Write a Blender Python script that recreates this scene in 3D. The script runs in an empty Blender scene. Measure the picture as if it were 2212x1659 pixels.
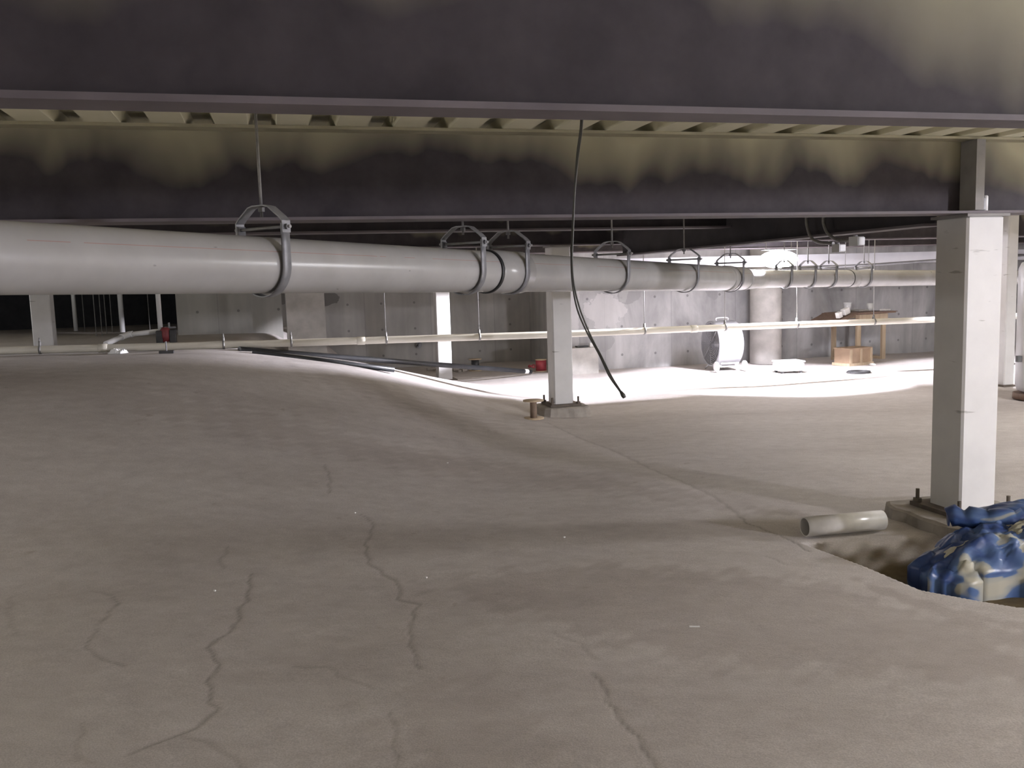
import bpy, math, random
import numpy as np
from mathutils import Vector, Matrix
random.seed(7)
C = bpy.context.scene.collection
PI = math.pi

# ------------------------------------------------------------------ camera
F_PX, W_PX, H_PX = 1916.0, 2212.0, 1659.0
EYE = Vector((0, 0, 1.5))
PITCH, ROLL = math.radians(6.48), 0.030
_F = Vector((0, math.cos(PITCH), -math.sin(PITCH)))
_U0 = Vector((0, math.sin(PITCH), math.cos(PITCH)))
_R0 = Vector((1, 0, 0))
CR = _R0 * math.cos(ROLL) - _U0 * math.sin(ROLL)
CU = _R0 * math.sin(ROLL) + _U0 * math.cos(ROLL)
cam_d = bpy.data.cameras.new('camera')
cam_d.sensor_fit = 'HORIZONTAL'
cam_d.sensor_width = 36.0
cam_d.lens = 36.0 * F_PX / W_PX
cam_d.clip_start = 0.02
cam = bpy.data.objects.new('camera', cam_d)
C.objects.link(cam)
m = Matrix((CR, CU, -_F)).transposed().to_4x4()
m.translation = EYE
cam.matrix_world = m
bpy.context.scene.camera = cam

def ray(x, y):
    return _F + CR * ((x - W_PX / 2) / F_PX) + CU * ((H_PX / 2 - y) / F_PX)
def at_y(x, y, Y):                     # point of the pixel's ray at world depth Y
    d = ray(x, y)
    return EYE + d * (Y / d.y)
def at_z(x, y, z=0.0):
    d = ray(x, y)
    return EYE + d * ((z - 1.5) / d.z)

# building grid: u along the beams, v along the deck flutes
TH = math.radians(15.0)
CU_, SU_ = math.cos(TH), math.sin(TH)
def g2w(a, b, z=0.0):
    return Vector((a * CU_ - b * SU_, a * SU_ + b * CU_, z))
def w2g(p):
    return (p[0] * CU_ + p[1] * SU_, -p[0] * SU_ + p[1] * CU_)
def at_b(x, y, b):                     # point of the pixel's ray on the vertical plane b = const
    d = ray(x, y)
    db = -d.x * SU_ + d.y * CU_
    return EYE + d * (b / db)

# ------------------------------------------------------------------ floor shape
RX = [-30, -6, -3.6, -3.2, -2.6, -2.2, -1.4, -0.9, -0.3, 0.3, 0.8, 40]
RZ = [.88, .86, .85, .82, .73, .65, .49, .30, .12, .02, 0., 0.]
def sst(t):
    t = np.clip(t, 0, 1)
    return t * t * (3 - 2 * t)
PIT = [(1.62, 4.83), (1.80, 4.44), (1.93, 4.08), (2.24, 3.84), (2.7, 3.72), (3.6, 3.9), (3.6, 5.0), (2.15, 5.0)]
def seg_dist(X, Y, pts, closed=False):
    d = np.full(np.shape(X), 1e9)
    n = len(pts)
    for i in range(n if closed else n - 1):
        ax, ay = pts[i]; bx, by = pts[(i + 1) % n]
        dx, dy = bx - ax, by - ay
        t = np.clip(((X - ax) * dx + (Y - ay) * dy) / (dx * dx + dy * dy + 1e-12), 0, 1)
        d = np.minimum(d, np.hypot(X - ax - t * dx, Y - ay - t * dy))
    return d
def inside(X, Y, pts):
    r = np.zeros(np.shape(X), bool)
    n = len(pts)
    for i in range(n):
        ax, ay = pts[i]; bx, by = pts[(i + 1) % n]
        c = ((ay > Y) != (by > Y)) & (X < (bx - ax) * (Y - ay) / (by - ay + 1e-12) + ax)
        r ^= c
    return r
def floor_z(X, Y):
    X = np.asarray(X, float); Y = np.asarray(Y, float)
    b = -X * SU_ + Y * CU_
    r = sum(w_ * np.interp(X + o_, RX, RZ) for o_, w_ in ((-.6, .1), (-.4, .15), (-.2, .16), (0, .18), (.2, .16), (.4, .15), (.6, .1)))
    front = sst((b - 4.3) / (10.15 - 4.3))
    k = sst((X + 3.9) / 1.3)                                   # 0 on the left plateau, 1 where the mound drops away behind
    back = 1 - k * sst((b - 10.9) / 2.6)
    z = r * front * back
    z += .010 * np.sin(1.7 * X + .6 * Y + .4) * np.sin(1.1 * Y - .5 * X) + .006 * np.sin(3.1 * X - 1.3 * Y) * np.sin(2.3 * Y + .7 * X)
    z -= .006 * np.exp(-(seg_dist(X, Y, JOINT) / .14) ** 2)
    s = np.where(inside(X, Y, PIT), -1, 1) * seg_dist(X, Y, PIT, True)
    z = z - .11 * sst((.03 - s) / .07) * sst((5.0 - Y) / .55)
    return z
def px_line(pts, crop):
    ox, oy, k = crop
    return [tuple(at_z(ox + x / k, oy + y / k)[:2]) for x, y in pts]
LCROP, RCROP = (0, 900, 2.186), (900, 900, 2.186)
JOINT = px_line([(620, 40), (760, 100), (900, 150), (1010, 200), (1100, 240), (1250, 300), (1400, 370), (1530, 470)], RCROP)
CRACKS = [
    (px_line([(1180, 750), (1160, 860), (1125, 915), (1130, 960), (1060, 1030), (965, 1085), (1035, 1160), (975, 1250), (990, 1350), (1020, 1385), (930, 1465), (770, 1530), (590, 1610)], LCROP), .007, 1.0),
    (px_line([(1700, 495), (1765, 525), (1725, 615), (1745, 690), (1885, 790), (1885, 850), (1970, 880), (1945, 960), (1940, 1070), (1975, 1190)], LCROP), .008, .9),
    (px_line([(440, 840), (545, 855), (560, 890), (480, 985), (430, 1060), (400, 1105), (480, 1140), (580, 1185)], LCROP), .007, .8),
    (px_line([(60, 860), (40, 930), (55, 1000), (70, 1050)], LCROP), .007, .5),
    (px_line([(1400, 1165), (1540, 1170), (1600, 1220), (1760, 1280)], LCROP), .006, .6),
    (px_line([(1850, 1390), (1870, 1500), (1860, 1560), (1880, 1700)], LCROP), .012, .6),
    (px_line([(860, 1515), (990, 1550), (1130, 1640), (1200, 1720)], LCROP), .007, .7),
    (px_line([(1535, 340), (1560, 380), (1560, 430)], LCROP), .010, .8),
    (px_line([(1080, 640), (1045, 700), (1060, 730)], LCROP), .009, .6),
    (px_line([(400, 1450), (360, 1640)], LCROP), .006, .5),
    (px_line([(850, 1210), (900, 1300), (910, 1360), (960, 1430), (1060, 1545), (1110, 1650), (1140, 1720)], RCROP), .008, 1.0),
    (px_line([(650, 1020), (780, 1080), (850, 1150)], RCROP), .007, .5),
    (JOINT, .022, .6),
    (px_line([(1530, 470), (1560, 500), (1650, 535), (1760, 580), (1850, 640)], RCROP), .014, 1.0),
    (px_line([(1650, 670), (1749, 710)], RCROP), .008, .6),
]
DAMP_SHADES = [                               # dark patches of the slab, part damp tone, part painted shade: outline in pixels on the floor, soft edge, strength
    ([(930, 1262), (1100, 1232), (1300, 1222), (1500, 1235), (1750, 1262), (1950, 1310), (2212, 1370), (2230, 1480), (1880, 1450), (1600, 1440), (1350, 1390), (1150, 1330)], .16, .9),  # painted shade of a ridge and hollow
    ([(-40, 980), (300, 990), (700, 1005), (1100, 1010), (1480, 1060), (1560, 1100), (1300, 1062), (1000, 1042), (500, 1030), (-40, 1015)], .30, .8),
    ([(620, 918), (860, 922), (1120, 940), (1000, 952), (700, 938)], .35, .8),
    ([(1625, 1092), (1700, 1098), (1760, 1112), (1690, 1112), (1630, 1104)], .08, 1.0),
    ([(830, 1520), (960, 1470), (1150, 1500), (1200, 1700), (850, 1700)], .20, .55),
    ([(1850, 1255), (1990, 1295), (2212, 1345), (2260, 1372), (2050, 1330), (1900, 1285)], .05, 1.0),
    ([(0, 800), (250, 828), (600, 862), (600, 872), (250, 845), (0, 815)], .30, .6),  # painted shade where the ground turns away from the light
]
def fz(x, y):
    return float(floor_z(np.array([x]), np.array([y]))[0])
def on_floor(x, y):                    # where the pixel's ray first meets the floor
    d = ray(x, y)
    t = np.linspace(2.0, 40.0, 6000)
    X, Y, Z = d.x * t, d.y * t, 1.5 + d.z * t
    below = Z < floor_z(X, Y)
    i = int(np.argmax(below))
    return Vector((X[i], Y[i], floor_z(X[i:i + 1], Y[i:i + 1])[0]))

# ------------------------------------------------------------------ materials
def new_mat(name):
    mt = bpy.data.materials.new(name); mt.use_nodes = True
    nt = mt.node_tree
    return mt, nt, nt.nodes, nt.links, nt.nodes['Principled BSDF']
def ramp(nodes, links, src, stops):
    r = nodes.new('ShaderNodeValToRGB')
    e = r.color_ramp.elements
    e[0].position, e[0].color = stops[0][0], (*stops[0][1], 1)
    e[1].position, e[1].color = stops[-1][0], (*stops[-1][1], 1)
    for p, c in stops[1:-1]:
        k = e.new(p); k.color = (*c, 1)
    links.new(src, r.inputs[0])
    return r
def noise(nodes, links, vec, scale, detail=4, rough=.55, dist=0):
    n = nodes.new('ShaderNodeTexNoise')
    n.inputs['Scale'].default_value = scale; n.inputs['Detail'].default_value = detail
    n.inputs['Roughness'].default_value = rough; n.inputs['Distortion'].default_value = dist
    if vec is not None: links.new(vec, n.inputs['Vector'])
    return n
def mapping(nodes, links, vec, scale=(1, 1, 1), rot=(0, 0, 0), loc=(0, 0, 0)):
    mp = nodes.new('ShaderNodeMapping')
    mp.inputs['Scale'].default_value = scale; mp.inputs['Rotation'].default_value = rot; mp.inputs['Location'].default_value = loc
    links.new(vec, mp.inputs['Vector'])
    return mp.outputs[0]
def mixc(nodes, links, fac, a, b, mode='MIX'):
    mx = nodes.new('ShaderNodeMix'); mx.data_type = 'RGBA'; mx.blend_type = mode
    for sock, v in ((0, fac), (6, a), (7, b)):
        if isinstance(v, (int, float)): mx.inputs[sock].default_value = v
        elif isinstance(v, tuple): mx.inputs[sock].default_value = (*v, 1)
        else: links.new(v, mx.inputs[sock])
    return mx.outputs[2]
def math_(nodes, links, op, a, b=None, clamp=False):
    n = nodes.new('ShaderNodeMath'); n.operation = op; n.use_clamp = clamp
    for i, v in enumerate((a, b)):
        if v is None: continue
        if isinstance(v, (int, float)): n.inputs[i].default_value = v
        else: links.new(v, n.inputs[i])
    return n.outputs[0]
def bump(nodes, links, bs, h, strength, dist=.01):
    bp = nodes.new('ShaderNodeBump'); bp.inputs['Strength'].default_value = strength; bp.inputs['Distance'].default_value = dist
    links.new(h, bp.inputs['Height']); links.new(bp.outputs[0], bs.inputs['Normal'])
def coord(nodes, which='Object'):
    return nodes.new('ShaderNodeTexCoord').outputs[which]

def speckled(name, c0, c1, rough=.6, scale=6, metal=0.0, bmp=.0, coordk='Object', spec=.5):
    mt, nt, N, L, bs = new_mat(name)
    v = coord(N, coordk)
    n = noise(N, L, v, scale, 5)
    r = ramp(N, L, n.outputs[0], [(.3, c0), (.7, c1)])
    L.new(r.outputs[0], bs.inputs['Base Color'])
    bs.inputs['Roughness'].default_value = rough; bs.inputs['Metallic'].default_value = metal
    bs.inputs['Specular IOR Level'].default_value = spec
    if bmp: bump(N, L, bs, n.outputs[0], bmp)
    return mt
def emissive(name, col, strength):
    mt, nt, N, L, bs = new_mat(name)
    bs.inputs['Base Color'].default_value = (.9, .9, .9, 1)
    bs.inputs['Emission Color'].default_value = (*col, 1)
    bs.inputs['Emission Strength'].default_value = strength
    return mt

def floor_mat():
    mt, nt, N, L, bs = new_mat('slab_concrete')
    v = coord(N)
    big = noise(N, L, mapping(N, L, v, (.35, .95, 1), (0, 0, -TH)), 1.0, 5, .6, .4)
    r = ramp(N, L, big.outputs[0], [(.28, (.475, .437, .423)), (.5, (.575, .537, .522)), (.72, (.645, .608, .593))])
    fine = noise(N, L, mapping(N, L, v, (.85, 1.2, 1), (0, 0, .5)), 9, 6, .62)
    rf = ramp(N, L, fine.outputs[0], [(.3, (.89, .88, .875)), (.7, (1.05, 1.05, 1.05))])
    c = mixc(N, L, 1.0, r.outputs[0], rf.outputs[0], 'MULTIPLY')
    grit = noise(N, L, v, 160, 3, .6)
    rg = ramp(N, L, grit.outputs[0], [(.35, (.84, .84, .84)), (.65, (1.09, 1.09, 1.09))])
    c = mixc(N, L, 1.0, c, rg.outputs[0], 'MULTIPLY')
    sp = noise(N, L, mapping(N, L, v, (1, 1, 1)), 7.5, 2, .5)
    rs = ramp(N, L, sp.outputs[0], [(.70, (1, 1, 1)), (.78, (.82, .79, .77))])
    c = mixc(N, L, 1.0, c, rs.outputs[0], 'MULTIPLY')
    at = N.new('ShaderNodeAttribute'); at.attribute_name = 'crack'
    c = mixc(N, L, at.outputs['Fac'], c, (.165, .14, .12))
    a3 = N.new('ShaderNodeAttribute'); a3.attribute_name = 'damp_shade'
    c = mixc(N, L, math_(N, L, 'MULTIPLY', a3.outputs['Fac'], .30), c, (.27, .225, .205))
    a2 = N.new('ShaderNodeAttribute'); a2.attribute_name = 'dirt'
    dn = ramp(N, L, fine.outputs[0], [(.3, (.085, .062, .034)), (.7, (.17, .13, .075))])
    c = mixc(N, L, a2.outputs['Fac'], c, dn.outputs[0])
    L.new(c, bs.inputs['Base Color'])
    bs.inputs['Roughness'].default_value = .78
    bs.inputs['Specular IOR Level'].default_value = .25
    h = math_(N, L, 'ADD', fine.outputs[0], math_(N, L, 'MULTIPLY', grit.outputs[0], .35))
    bump(N, L, bs, h, .30, .012)
    return mt

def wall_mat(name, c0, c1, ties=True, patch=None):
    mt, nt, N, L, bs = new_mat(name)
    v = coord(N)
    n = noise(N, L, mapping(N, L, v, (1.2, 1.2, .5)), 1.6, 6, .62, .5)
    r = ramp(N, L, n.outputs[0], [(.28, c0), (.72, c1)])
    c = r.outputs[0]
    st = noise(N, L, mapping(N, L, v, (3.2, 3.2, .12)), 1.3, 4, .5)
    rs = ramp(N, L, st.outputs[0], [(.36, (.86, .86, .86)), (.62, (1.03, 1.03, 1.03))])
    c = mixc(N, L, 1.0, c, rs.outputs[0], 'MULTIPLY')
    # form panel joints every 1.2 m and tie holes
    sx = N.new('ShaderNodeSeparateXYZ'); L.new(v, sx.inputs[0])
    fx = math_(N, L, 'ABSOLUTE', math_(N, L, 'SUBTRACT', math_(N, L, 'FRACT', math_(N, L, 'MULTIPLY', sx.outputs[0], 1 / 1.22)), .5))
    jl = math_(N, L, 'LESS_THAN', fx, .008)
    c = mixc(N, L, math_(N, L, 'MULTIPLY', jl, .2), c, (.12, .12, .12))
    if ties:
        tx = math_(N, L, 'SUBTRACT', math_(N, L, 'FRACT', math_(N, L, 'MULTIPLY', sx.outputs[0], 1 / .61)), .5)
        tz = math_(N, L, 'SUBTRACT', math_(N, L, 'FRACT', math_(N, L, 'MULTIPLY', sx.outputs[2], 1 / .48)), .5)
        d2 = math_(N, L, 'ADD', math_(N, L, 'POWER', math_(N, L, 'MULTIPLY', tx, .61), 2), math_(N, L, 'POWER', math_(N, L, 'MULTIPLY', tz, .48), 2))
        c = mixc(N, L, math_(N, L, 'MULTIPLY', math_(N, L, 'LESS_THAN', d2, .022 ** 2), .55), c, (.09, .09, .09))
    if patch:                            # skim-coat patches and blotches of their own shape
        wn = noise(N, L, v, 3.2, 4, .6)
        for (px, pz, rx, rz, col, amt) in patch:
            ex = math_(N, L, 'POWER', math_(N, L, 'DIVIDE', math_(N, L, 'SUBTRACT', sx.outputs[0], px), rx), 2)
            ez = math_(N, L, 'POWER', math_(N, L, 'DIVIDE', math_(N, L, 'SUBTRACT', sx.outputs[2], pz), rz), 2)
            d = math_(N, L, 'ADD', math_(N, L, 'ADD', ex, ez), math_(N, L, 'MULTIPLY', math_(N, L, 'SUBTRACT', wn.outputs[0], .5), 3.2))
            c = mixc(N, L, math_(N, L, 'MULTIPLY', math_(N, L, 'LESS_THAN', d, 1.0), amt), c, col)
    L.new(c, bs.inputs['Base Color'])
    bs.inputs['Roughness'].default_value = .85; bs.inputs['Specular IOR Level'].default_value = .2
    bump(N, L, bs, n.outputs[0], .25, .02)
    return mt

def beam_mat(name, amount, lo=1.80, soft=(.60, 1.06), glow_drift=0.0):
    # dark primer with cream overspray from spraying the deck, running down the top of the web; drift paints in lamp light towards the right
    mt, nt, N, L, bs = new_mat(name)
    v = coord(N)
    n = noise(N, L, v, 5, 5, .6)
    r = ramp(N, L, n.outputs[0], [(.3, (.033, .028, .033)), (.7, (.062, .054, .060))])
    sx = N.new('ShaderNodeSeparateXYZ'); L.new(v, sx.inputs[0])
    w = noise(N, L, mapping(N, L, v, (1, 1, .45)), 1.9, 3, .5, .3)
    hgt = math_(N, L, 'DIVIDE', math_(N, L, 'SUBTRACT', sx.outputs[2], lo), 2.235 - lo)
    s = math_(N, L, 'ADD', hgt, math_(N, L, 'MULTIPLY', math_(N, L, 'SUBTRACT', w.outputs[0], .5), 1.5))
    s = math_(N, L, 'ADD', s, amount)
    if glow_drift: s = math_(N, L, 'ADD', s, math_(N, L, 'MULTIPLY', sx.outputs[0], glow_drift))
    rr = ramp(N, L, math_(N, L, 'MULTIPLY', s, .5), [(soft[0] / 2, (0, 0, 0)), (soft[1] / 2, (1, 1, 1))])
    c = mixc(N, L, rr.outputs[0], r.outputs[0], (.42, .39, .27))
    L.new(c, bs.inputs['Base Color'])
    bs.inputs['Roughness'].default_value = .75; bs.inputs['Specular IOR Level'].default_value = .3
    return mt

def pvc_mat():
    mt, nt, N, L, bs = new_mat('grey_pvc')
    uv = coord(N, 'UV')
    sx = N.new('ShaderNodeSeparateXYZ'); L.new(uv, sx.inputs[0])
    n = noise(N, L, coord(N), 5, 4)
    r = ramp(N, L, n.outputs[0], [(.3, (.32, .31, .30)), (.7, (.37, .36, .35))])
    c = r.outputs[0]
    br = noise(N, L, mapping(N, L, uv, (0, 1.7, 0)), 1.0, 2)
    for u0, w, amt in ((.072, .0020, .45),):
        ln = math_(N, L, 'LESS_THAN', math_(N, L, 'ABSOLUTE', math_(N, L, 'SUBTRACT', sx.outputs[0], u0)), w)
        gate = math_(N, L, 'GREATER_THAN', br.outputs[0], .44)
        c = mixc(N, L, math_(N, L, 'MULTIPLY', math_(N, L, 'MULTIPLY', ln, gate), amt), c, (.35, .10, .07))
    sc = noise(N, L, mapping(N, L, coord(N), (9, 2, 12), (.3, .2, .5)), 2.2, 2, .4)
    rs = ramp(N, L, sc.outputs[0], [(.765, (1, 1, 1)), (.78, (.65, .65, .66))])
    c = mixc(N, L, 1.0, c, rs.outputs[0], 'MULTIPLY')
    L.new(c, bs.inputs['Base Color'])
    bs.inputs['Roughness'].default_value = .27; bs.inputs['Specular IOR Level'].default_value = .45
    return mt

def paint_mat():
    mt, nt, N, L, bs = new_mat('white_column_paint')
    v = coord(N)
    n = noise(N, L, v, 4, 5)
    r = ramp(N, L, n.outputs[0], [(.3, (.60, .59, .58)), (.7, (.68, .67, .66))])
    sc = noise(N, L, mapping(N, L, v, (2.5, 2.5, 16)), 1.6, 3, .5)
    rs = ramp(N, L, sc.outputs[0], [(.70, (1, 1, 1)), (.75, (.60, .59, .58))])
    c = mixc(N, L, 1.0, r.outputs[0], rs.outputs[0], 'MULTIPLY')
    L.new(c, bs.inputs['Base Color'])
    bs.inputs['Roughness'].default_value = .55
    return mt

def tarp_mat():
    mt, nt, N, L, bs = new_mat('blue_cream_plastic')
    v = coord(N)
    n = noise(N, L, mapping(N, L, v, (1.1, 2.2, 2.6), (.3, .2, .4)), 2.3, 2, .45, .6)
    r = ramp(N, L, n.outputs[0], [(.42, (.022, .05, .17)), (.545, (.085, .15, .31)), (.57, (.32, .33, .32)), (.63, (.43, .415, .34))])
    L.new(r.outputs[0], bs.inputs['Base Color'])
    bs.inputs['Roughness'].default_value = .38
    return mt

def wood_mat(name, c0, c1):
    mt, nt, N, L, bs = new_mat(name)
    n = noise(N, L, mapping(N, L, coord(N), (18, 18, 1.5)), 1.5, 4, .6, .5)
    r = ramp(N, L, n.outputs[0], [(.3, c0), (.7, c1)])
    L.new(r.outputs[0], bs.inputs['Base Color']); bs.inputs['Roughness'].default_value = .65
    return mt

M = dict(
    floor=floor_mat(),
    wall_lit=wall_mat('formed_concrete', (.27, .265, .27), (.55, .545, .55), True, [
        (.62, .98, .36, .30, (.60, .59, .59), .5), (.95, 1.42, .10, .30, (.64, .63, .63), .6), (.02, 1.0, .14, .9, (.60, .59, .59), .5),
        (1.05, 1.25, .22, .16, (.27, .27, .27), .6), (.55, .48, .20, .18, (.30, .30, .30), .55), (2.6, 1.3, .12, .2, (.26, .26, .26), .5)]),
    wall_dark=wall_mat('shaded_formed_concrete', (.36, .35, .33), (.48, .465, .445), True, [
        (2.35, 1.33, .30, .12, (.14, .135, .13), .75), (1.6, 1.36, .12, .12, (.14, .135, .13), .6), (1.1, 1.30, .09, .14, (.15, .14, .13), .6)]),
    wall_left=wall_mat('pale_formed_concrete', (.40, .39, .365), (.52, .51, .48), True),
    wall_far=speckled('unlit_foundation_wall', (.015, .015, .018), (.028, .028, .032), .9),  # near-black colour stands in for an unlit wall
    concrete=speckled('cast_concrete', (.36, .345, .325), (.50, .48, .455), .85, 5, bmp=.3),
    pedestal=speckled('rough_pedestal_concrete', (.26, .235, .205), (.40, .365, .33), .9, 8, bmp=.6),
    deck=speckled('cream_deck_paint', (.68, .645, .47), (.78, .745, .57), .75, 3, bmp=.1),
    deck_top=speckled('slab_underside', (.10, .10, .10), (.13, .13, .13), .9),
    beam_near=beam_mat('dark_primer_near', .02, 1.80, (.62, 1.75), .16), beam=beam_mat('dark_primer', -.02, 1.80, (.55, 1.15), .03), beam_far=beam_mat('dark_primer_far', .0),
    flange=speckled('flange_primer', (.10, .085, .095), (.15, .13, .14), .7, 4),
    girder=speckled('girder_primer', (.040, .036, .042), (.062, .056, .064), .8, 4),
    plate=speckled('column_stub_paint', (.20, .19, .185), (.30, .285, .27), .7, 6),
    pvc=pvc_mat(),
    pvc_thin=speckled('cream_pvc', (.58, .55, .475), (.65, .62, .54), .35, 4),
    pvc_white=speckled('white_pvc', (.82, .82, .82), (.88, .88, .88), .3, 4),
    pvc_scrap=speckled('scuffed_white_pvc', (.55, .53, .50), (.75, .73, .70), .28, 9),
    gasket=speckled('black_rubber', (.012, .012, .013), (.02, .02, .021), .5),
    galv=speckled('galvanised_steel', (.17, .17, .18), (.25, .25, .26), .5, 22, .35),
    rod=speckled('zinc_rod', (.20, .195, .19), (.28, .275, .27), .5, 30, .35),
    paint=paint_mat(),
    bolt=speckled('rusty_steel', (.10, .085, .07), (.17, .14, .115), .7, 20, .4),
    cable=speckled('grey_cable_jacket', (.05, .05, .045), (.10, .10, .085), .5, 12),
    black=speckled('black_plastic_pipe', (.028, .030, .034), (.05, .052, .058), .4, 6),
    white=speckled('white_enamel', (.76, .76, .77), (.82, .82, .83), .4, 5),
    dark=speckled('dark_metal', (.03, .03, .032), (.06, .06, .062), .5, 8),
    fan_grey=speckled('light_grey_enamel', (.25, .25, .265), (.30, .30, .315), .4, 5),
    grille=speckled('grey_wire', (.28, .28, .30), (.36, .36, .38), .45, 8, .4),
    red=speckled('red_cable', (.27, .03, .045), (.38, .05, .065), .5, 14),
    ply=wood_mat('spool_plywood', (.48, .37, .25), (.62, .50, .36)),
    fibre=speckled('brown_fibre', (.20, .145, .105), (.28, .205, .155), .8, 10),
    wood=wood_mat('pine_lumber', (.36, .28, .19), (.47, .37, .26)),
    wood_dark=wood_mat('stained_plywood', (.14, .085, .06), (.21, .14, .10)),
    card=speckled('crate_board', (.30, .21, .145), (.38, .27, .185), .8, 7),
    paper=speckled('white_paper', (.80, .79, .77), (.86, .85, .83), .8, 6),
    tarp=tarp_mat(),
    cream=speckled('cream_plastic', (.36, .345, .27), (.45, .43, .35), .4, 5),
    blue=speckled('blue_plastic', (.018, .045, .17), (.04, .085, .25), .35, 6),
    valve_red=speckled('red_valve_paint', (.20, .035, .04), (.28, .05, .055), .5, 8),
    tank=speckled('white_tank', (.66, .66, .70), (.72, .72, .76), .35, 4),
    dirt=speckled('pit_dirt', (.13, .10, .06), (.23, .18, .11), .95, 9, bmp=.8),
    lens=emissive('lamp_lens', (.90, .88, 1.0), 75.0),
    lens_side=emissive('lamp_lens_side', (.92, .90, 1.0), 1150.0),
    fill_near=emissive('fill_lens_near', (1.0, .98, .97), 30.0),
    fill_mid=emissive('fill_lens_mid', (.97, .96, 1.0), 460.0),
    fill_far=emissive('fill_lens_far', (.93, .94, 1.0), 95.0),
    fill_rear=emissive('fill_lens_rear', (1.0, .97, .95), 230.0),
)

# ------------------------------------------------------------------ mesh building
class MB:
    def __init__(s): s.v, s.f, s.uv, s.flat = [], [], {}, set()
    def add(s, vs, fs, flat=False):
        o = len(s.v); s.v += [Vector(p) for p in vs]
        for f in fs:
            if flat: s.flat.add(len(s.f))
            s.f.append([o + i for i in f])
        return o
    def box(s, c, d, rot=None, bev=0.0):
        x, y, z = d[0] / 2, d[1] / 2, d[2] / 2
        if bev <= 0:
            vs = [(sx * x, sy * y, sz * z) for sz in (-1, 1) for sy in (-1, 1) for sx in (-1, 1)]
            fs = [(0, 2, 3, 1), (4, 5, 7, 6), (0, 1, 5, 4), (2, 6, 7, 3), (0, 4, 6, 2), (1, 3, 7, 5)]
        else:
            b = bev
            ring = lambda k, zz: [(-x + k, -y, zz), (x - k, -y, zz), (x, -y + k, zz), (x, y - k, zz), (x - k, y, zz), (-x + k, y, zz), (-x, y - k, zz), (-x, -y + k, zz)]
            ins = lambda zz: [(px * (x - b) / x, py * (y - b) / y, zz) for px, py, _ in ring(b, zz)]
            vs = ins(-z) + ring(b, -z + b) + ring(b, z - b) + ins(z)
            fs = [tuple(range(7, -1, -1)), tuple(range(24, 32))]
            for k in range(3):
                for i in range(8):
                    j = (i + 1) % 8
                    fs.append((k * 8 + i, k * 8 + j, k * 8 + 8 + j, k * 8 + 8 + i))
        M_ = rot.to_4x4() if rot is not None else Matrix()
        c = Vector(c)
        s.add([M_ @ Vector(p) + c for p in vs], fs, True)
        return s
    def tube(s, path, r, n=12, cap=True, uv=False, closed=False):
        P = [Vector(p) for p in path]; k = len(P)
        R = r if isinstance(r, (list, tuple)) else [r] * k
        T = []
        for i in range(k):
            if closed: t = P[(i + 1) % k] - P[i - 1]
            else: t = P[min(i + 1, k - 1)] - P[max(i - 1, 0)]
            T.append(t.normalized())
        up = Vector((0, 0, 1)) if abs(T[0].z) < .95 else Vector((1, 0, 0))
        side = T[0].cross(up).normalized()
        o = len(s.v); L = 0; Ls = []
        for i in range(k):
            if i: L += (P[i] - P[i - 1]).length
            side = (side - T[i] * side.dot(T[i])).normalized()
            nn = side.cross(T[i]).normalized()
            Ls.append(L)
            for j in range(n):
                a = 2 * PI * j / n
                s.v.append(P[i] + side * (math.cos(a) * R[i]) + nn * (math.sin(a) * R[i]))
        for i in range(k if closed else k - 1):
            i2 = (i + 1) % k
            for j in range(n):
                j2 = (j + 1) % n
                if uv: s.uv[len(s.f)] = [(j / n, Ls[i]), ((j + 1) / n, Ls[i]), ((j + 1) / n, Ls[i2]), (j / n, Ls[i2])]
                s.f.append([o + i * n + j, o + i * n + j2, o + i2 * n + j2, o + i2 * n + j])
        if cap and not closed:
            s.flat.add(len(s.f)); s.f.append([o + j for j in range(n)][::-1])
            s.flat.add(len(s.f)); s.f.append([o + (k - 1) * n + j for j in range(n)])
        return s
    def lathe(s, prof, n=24, mat=None):
        mat = mat or Matrix()
        o = len(s.v); k = len(prof)
        for r, z in prof:
            for j in range(n):
                a = 2 * PI * j / n
                s.v.append(mat @ Vector((r * math.cos(a), r * math.sin(a), z)))
        for i in range(k - 1):
            for j in range(n):
                j2 = (j + 1) % n
                s.f.append([o + i * n + j, o + i * n + j2, o + (i + 1) * n + j2, o + (i + 1) * n + j])
        if prof[0][0] > 1e-6: s.flat.add(len(s.f)); s.f.append([o + j for j in range(n)][::-1])
        if prof[-1][0] > 1e-6: s.flat.add(len(s.f)); s.f.append([o + (k - 1) * n + j for j in range(n)])
        return s
    def band(s, path, width, th, axis='x'):          # flat strap following a path in the y-z plane, width along x
        k = len(path); o = len(s.v)
        P = [Vector((0, p[0], p[1])) for p in path]
        for i in range(k):
            t = (P[min(i + 1, k - 1)] - P[max(i - 1, 0)]).normalized()
            nrm = Vector((0, -t.z, t.y))
            for dx, dn in ((-1, -1), (1, -1), (1, 1), (-1, 1)):
                s.v.append(P[i] + Vector((dx * width / 2, 0, 0)) + nrm * (dn * th / 2))
        for i in range(k - 1):
            for j in range(4):
                j2 = (j + 1) % 4
                s.flat.add(len(s.f)) if j in (1, 3) else None
                s.f.append([o + i * 4 + j, o + i * 4 + j2, o + i * 4 + 4 + j2, o + i * 4 + 4 + j])
        s.f.append([o, o + 1, o + 2, o + 3][::-1]); s.f.append([o + (k - 1) * 4 + j for j in range(4)])
        return s
    def prism(s, poly, z0, z1):
        n = len(poly)
        s.add([(x, y, z0) for x, y in poly] + [(x, y, z1) for x, y in poly],
              [tuple(range(n))[::-1], tuple(range(n, 2 * n))] + [(i, (i + 1) % n, n + (i + 1) % n, n + i) for i in range(n)], True)
        return s
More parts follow.
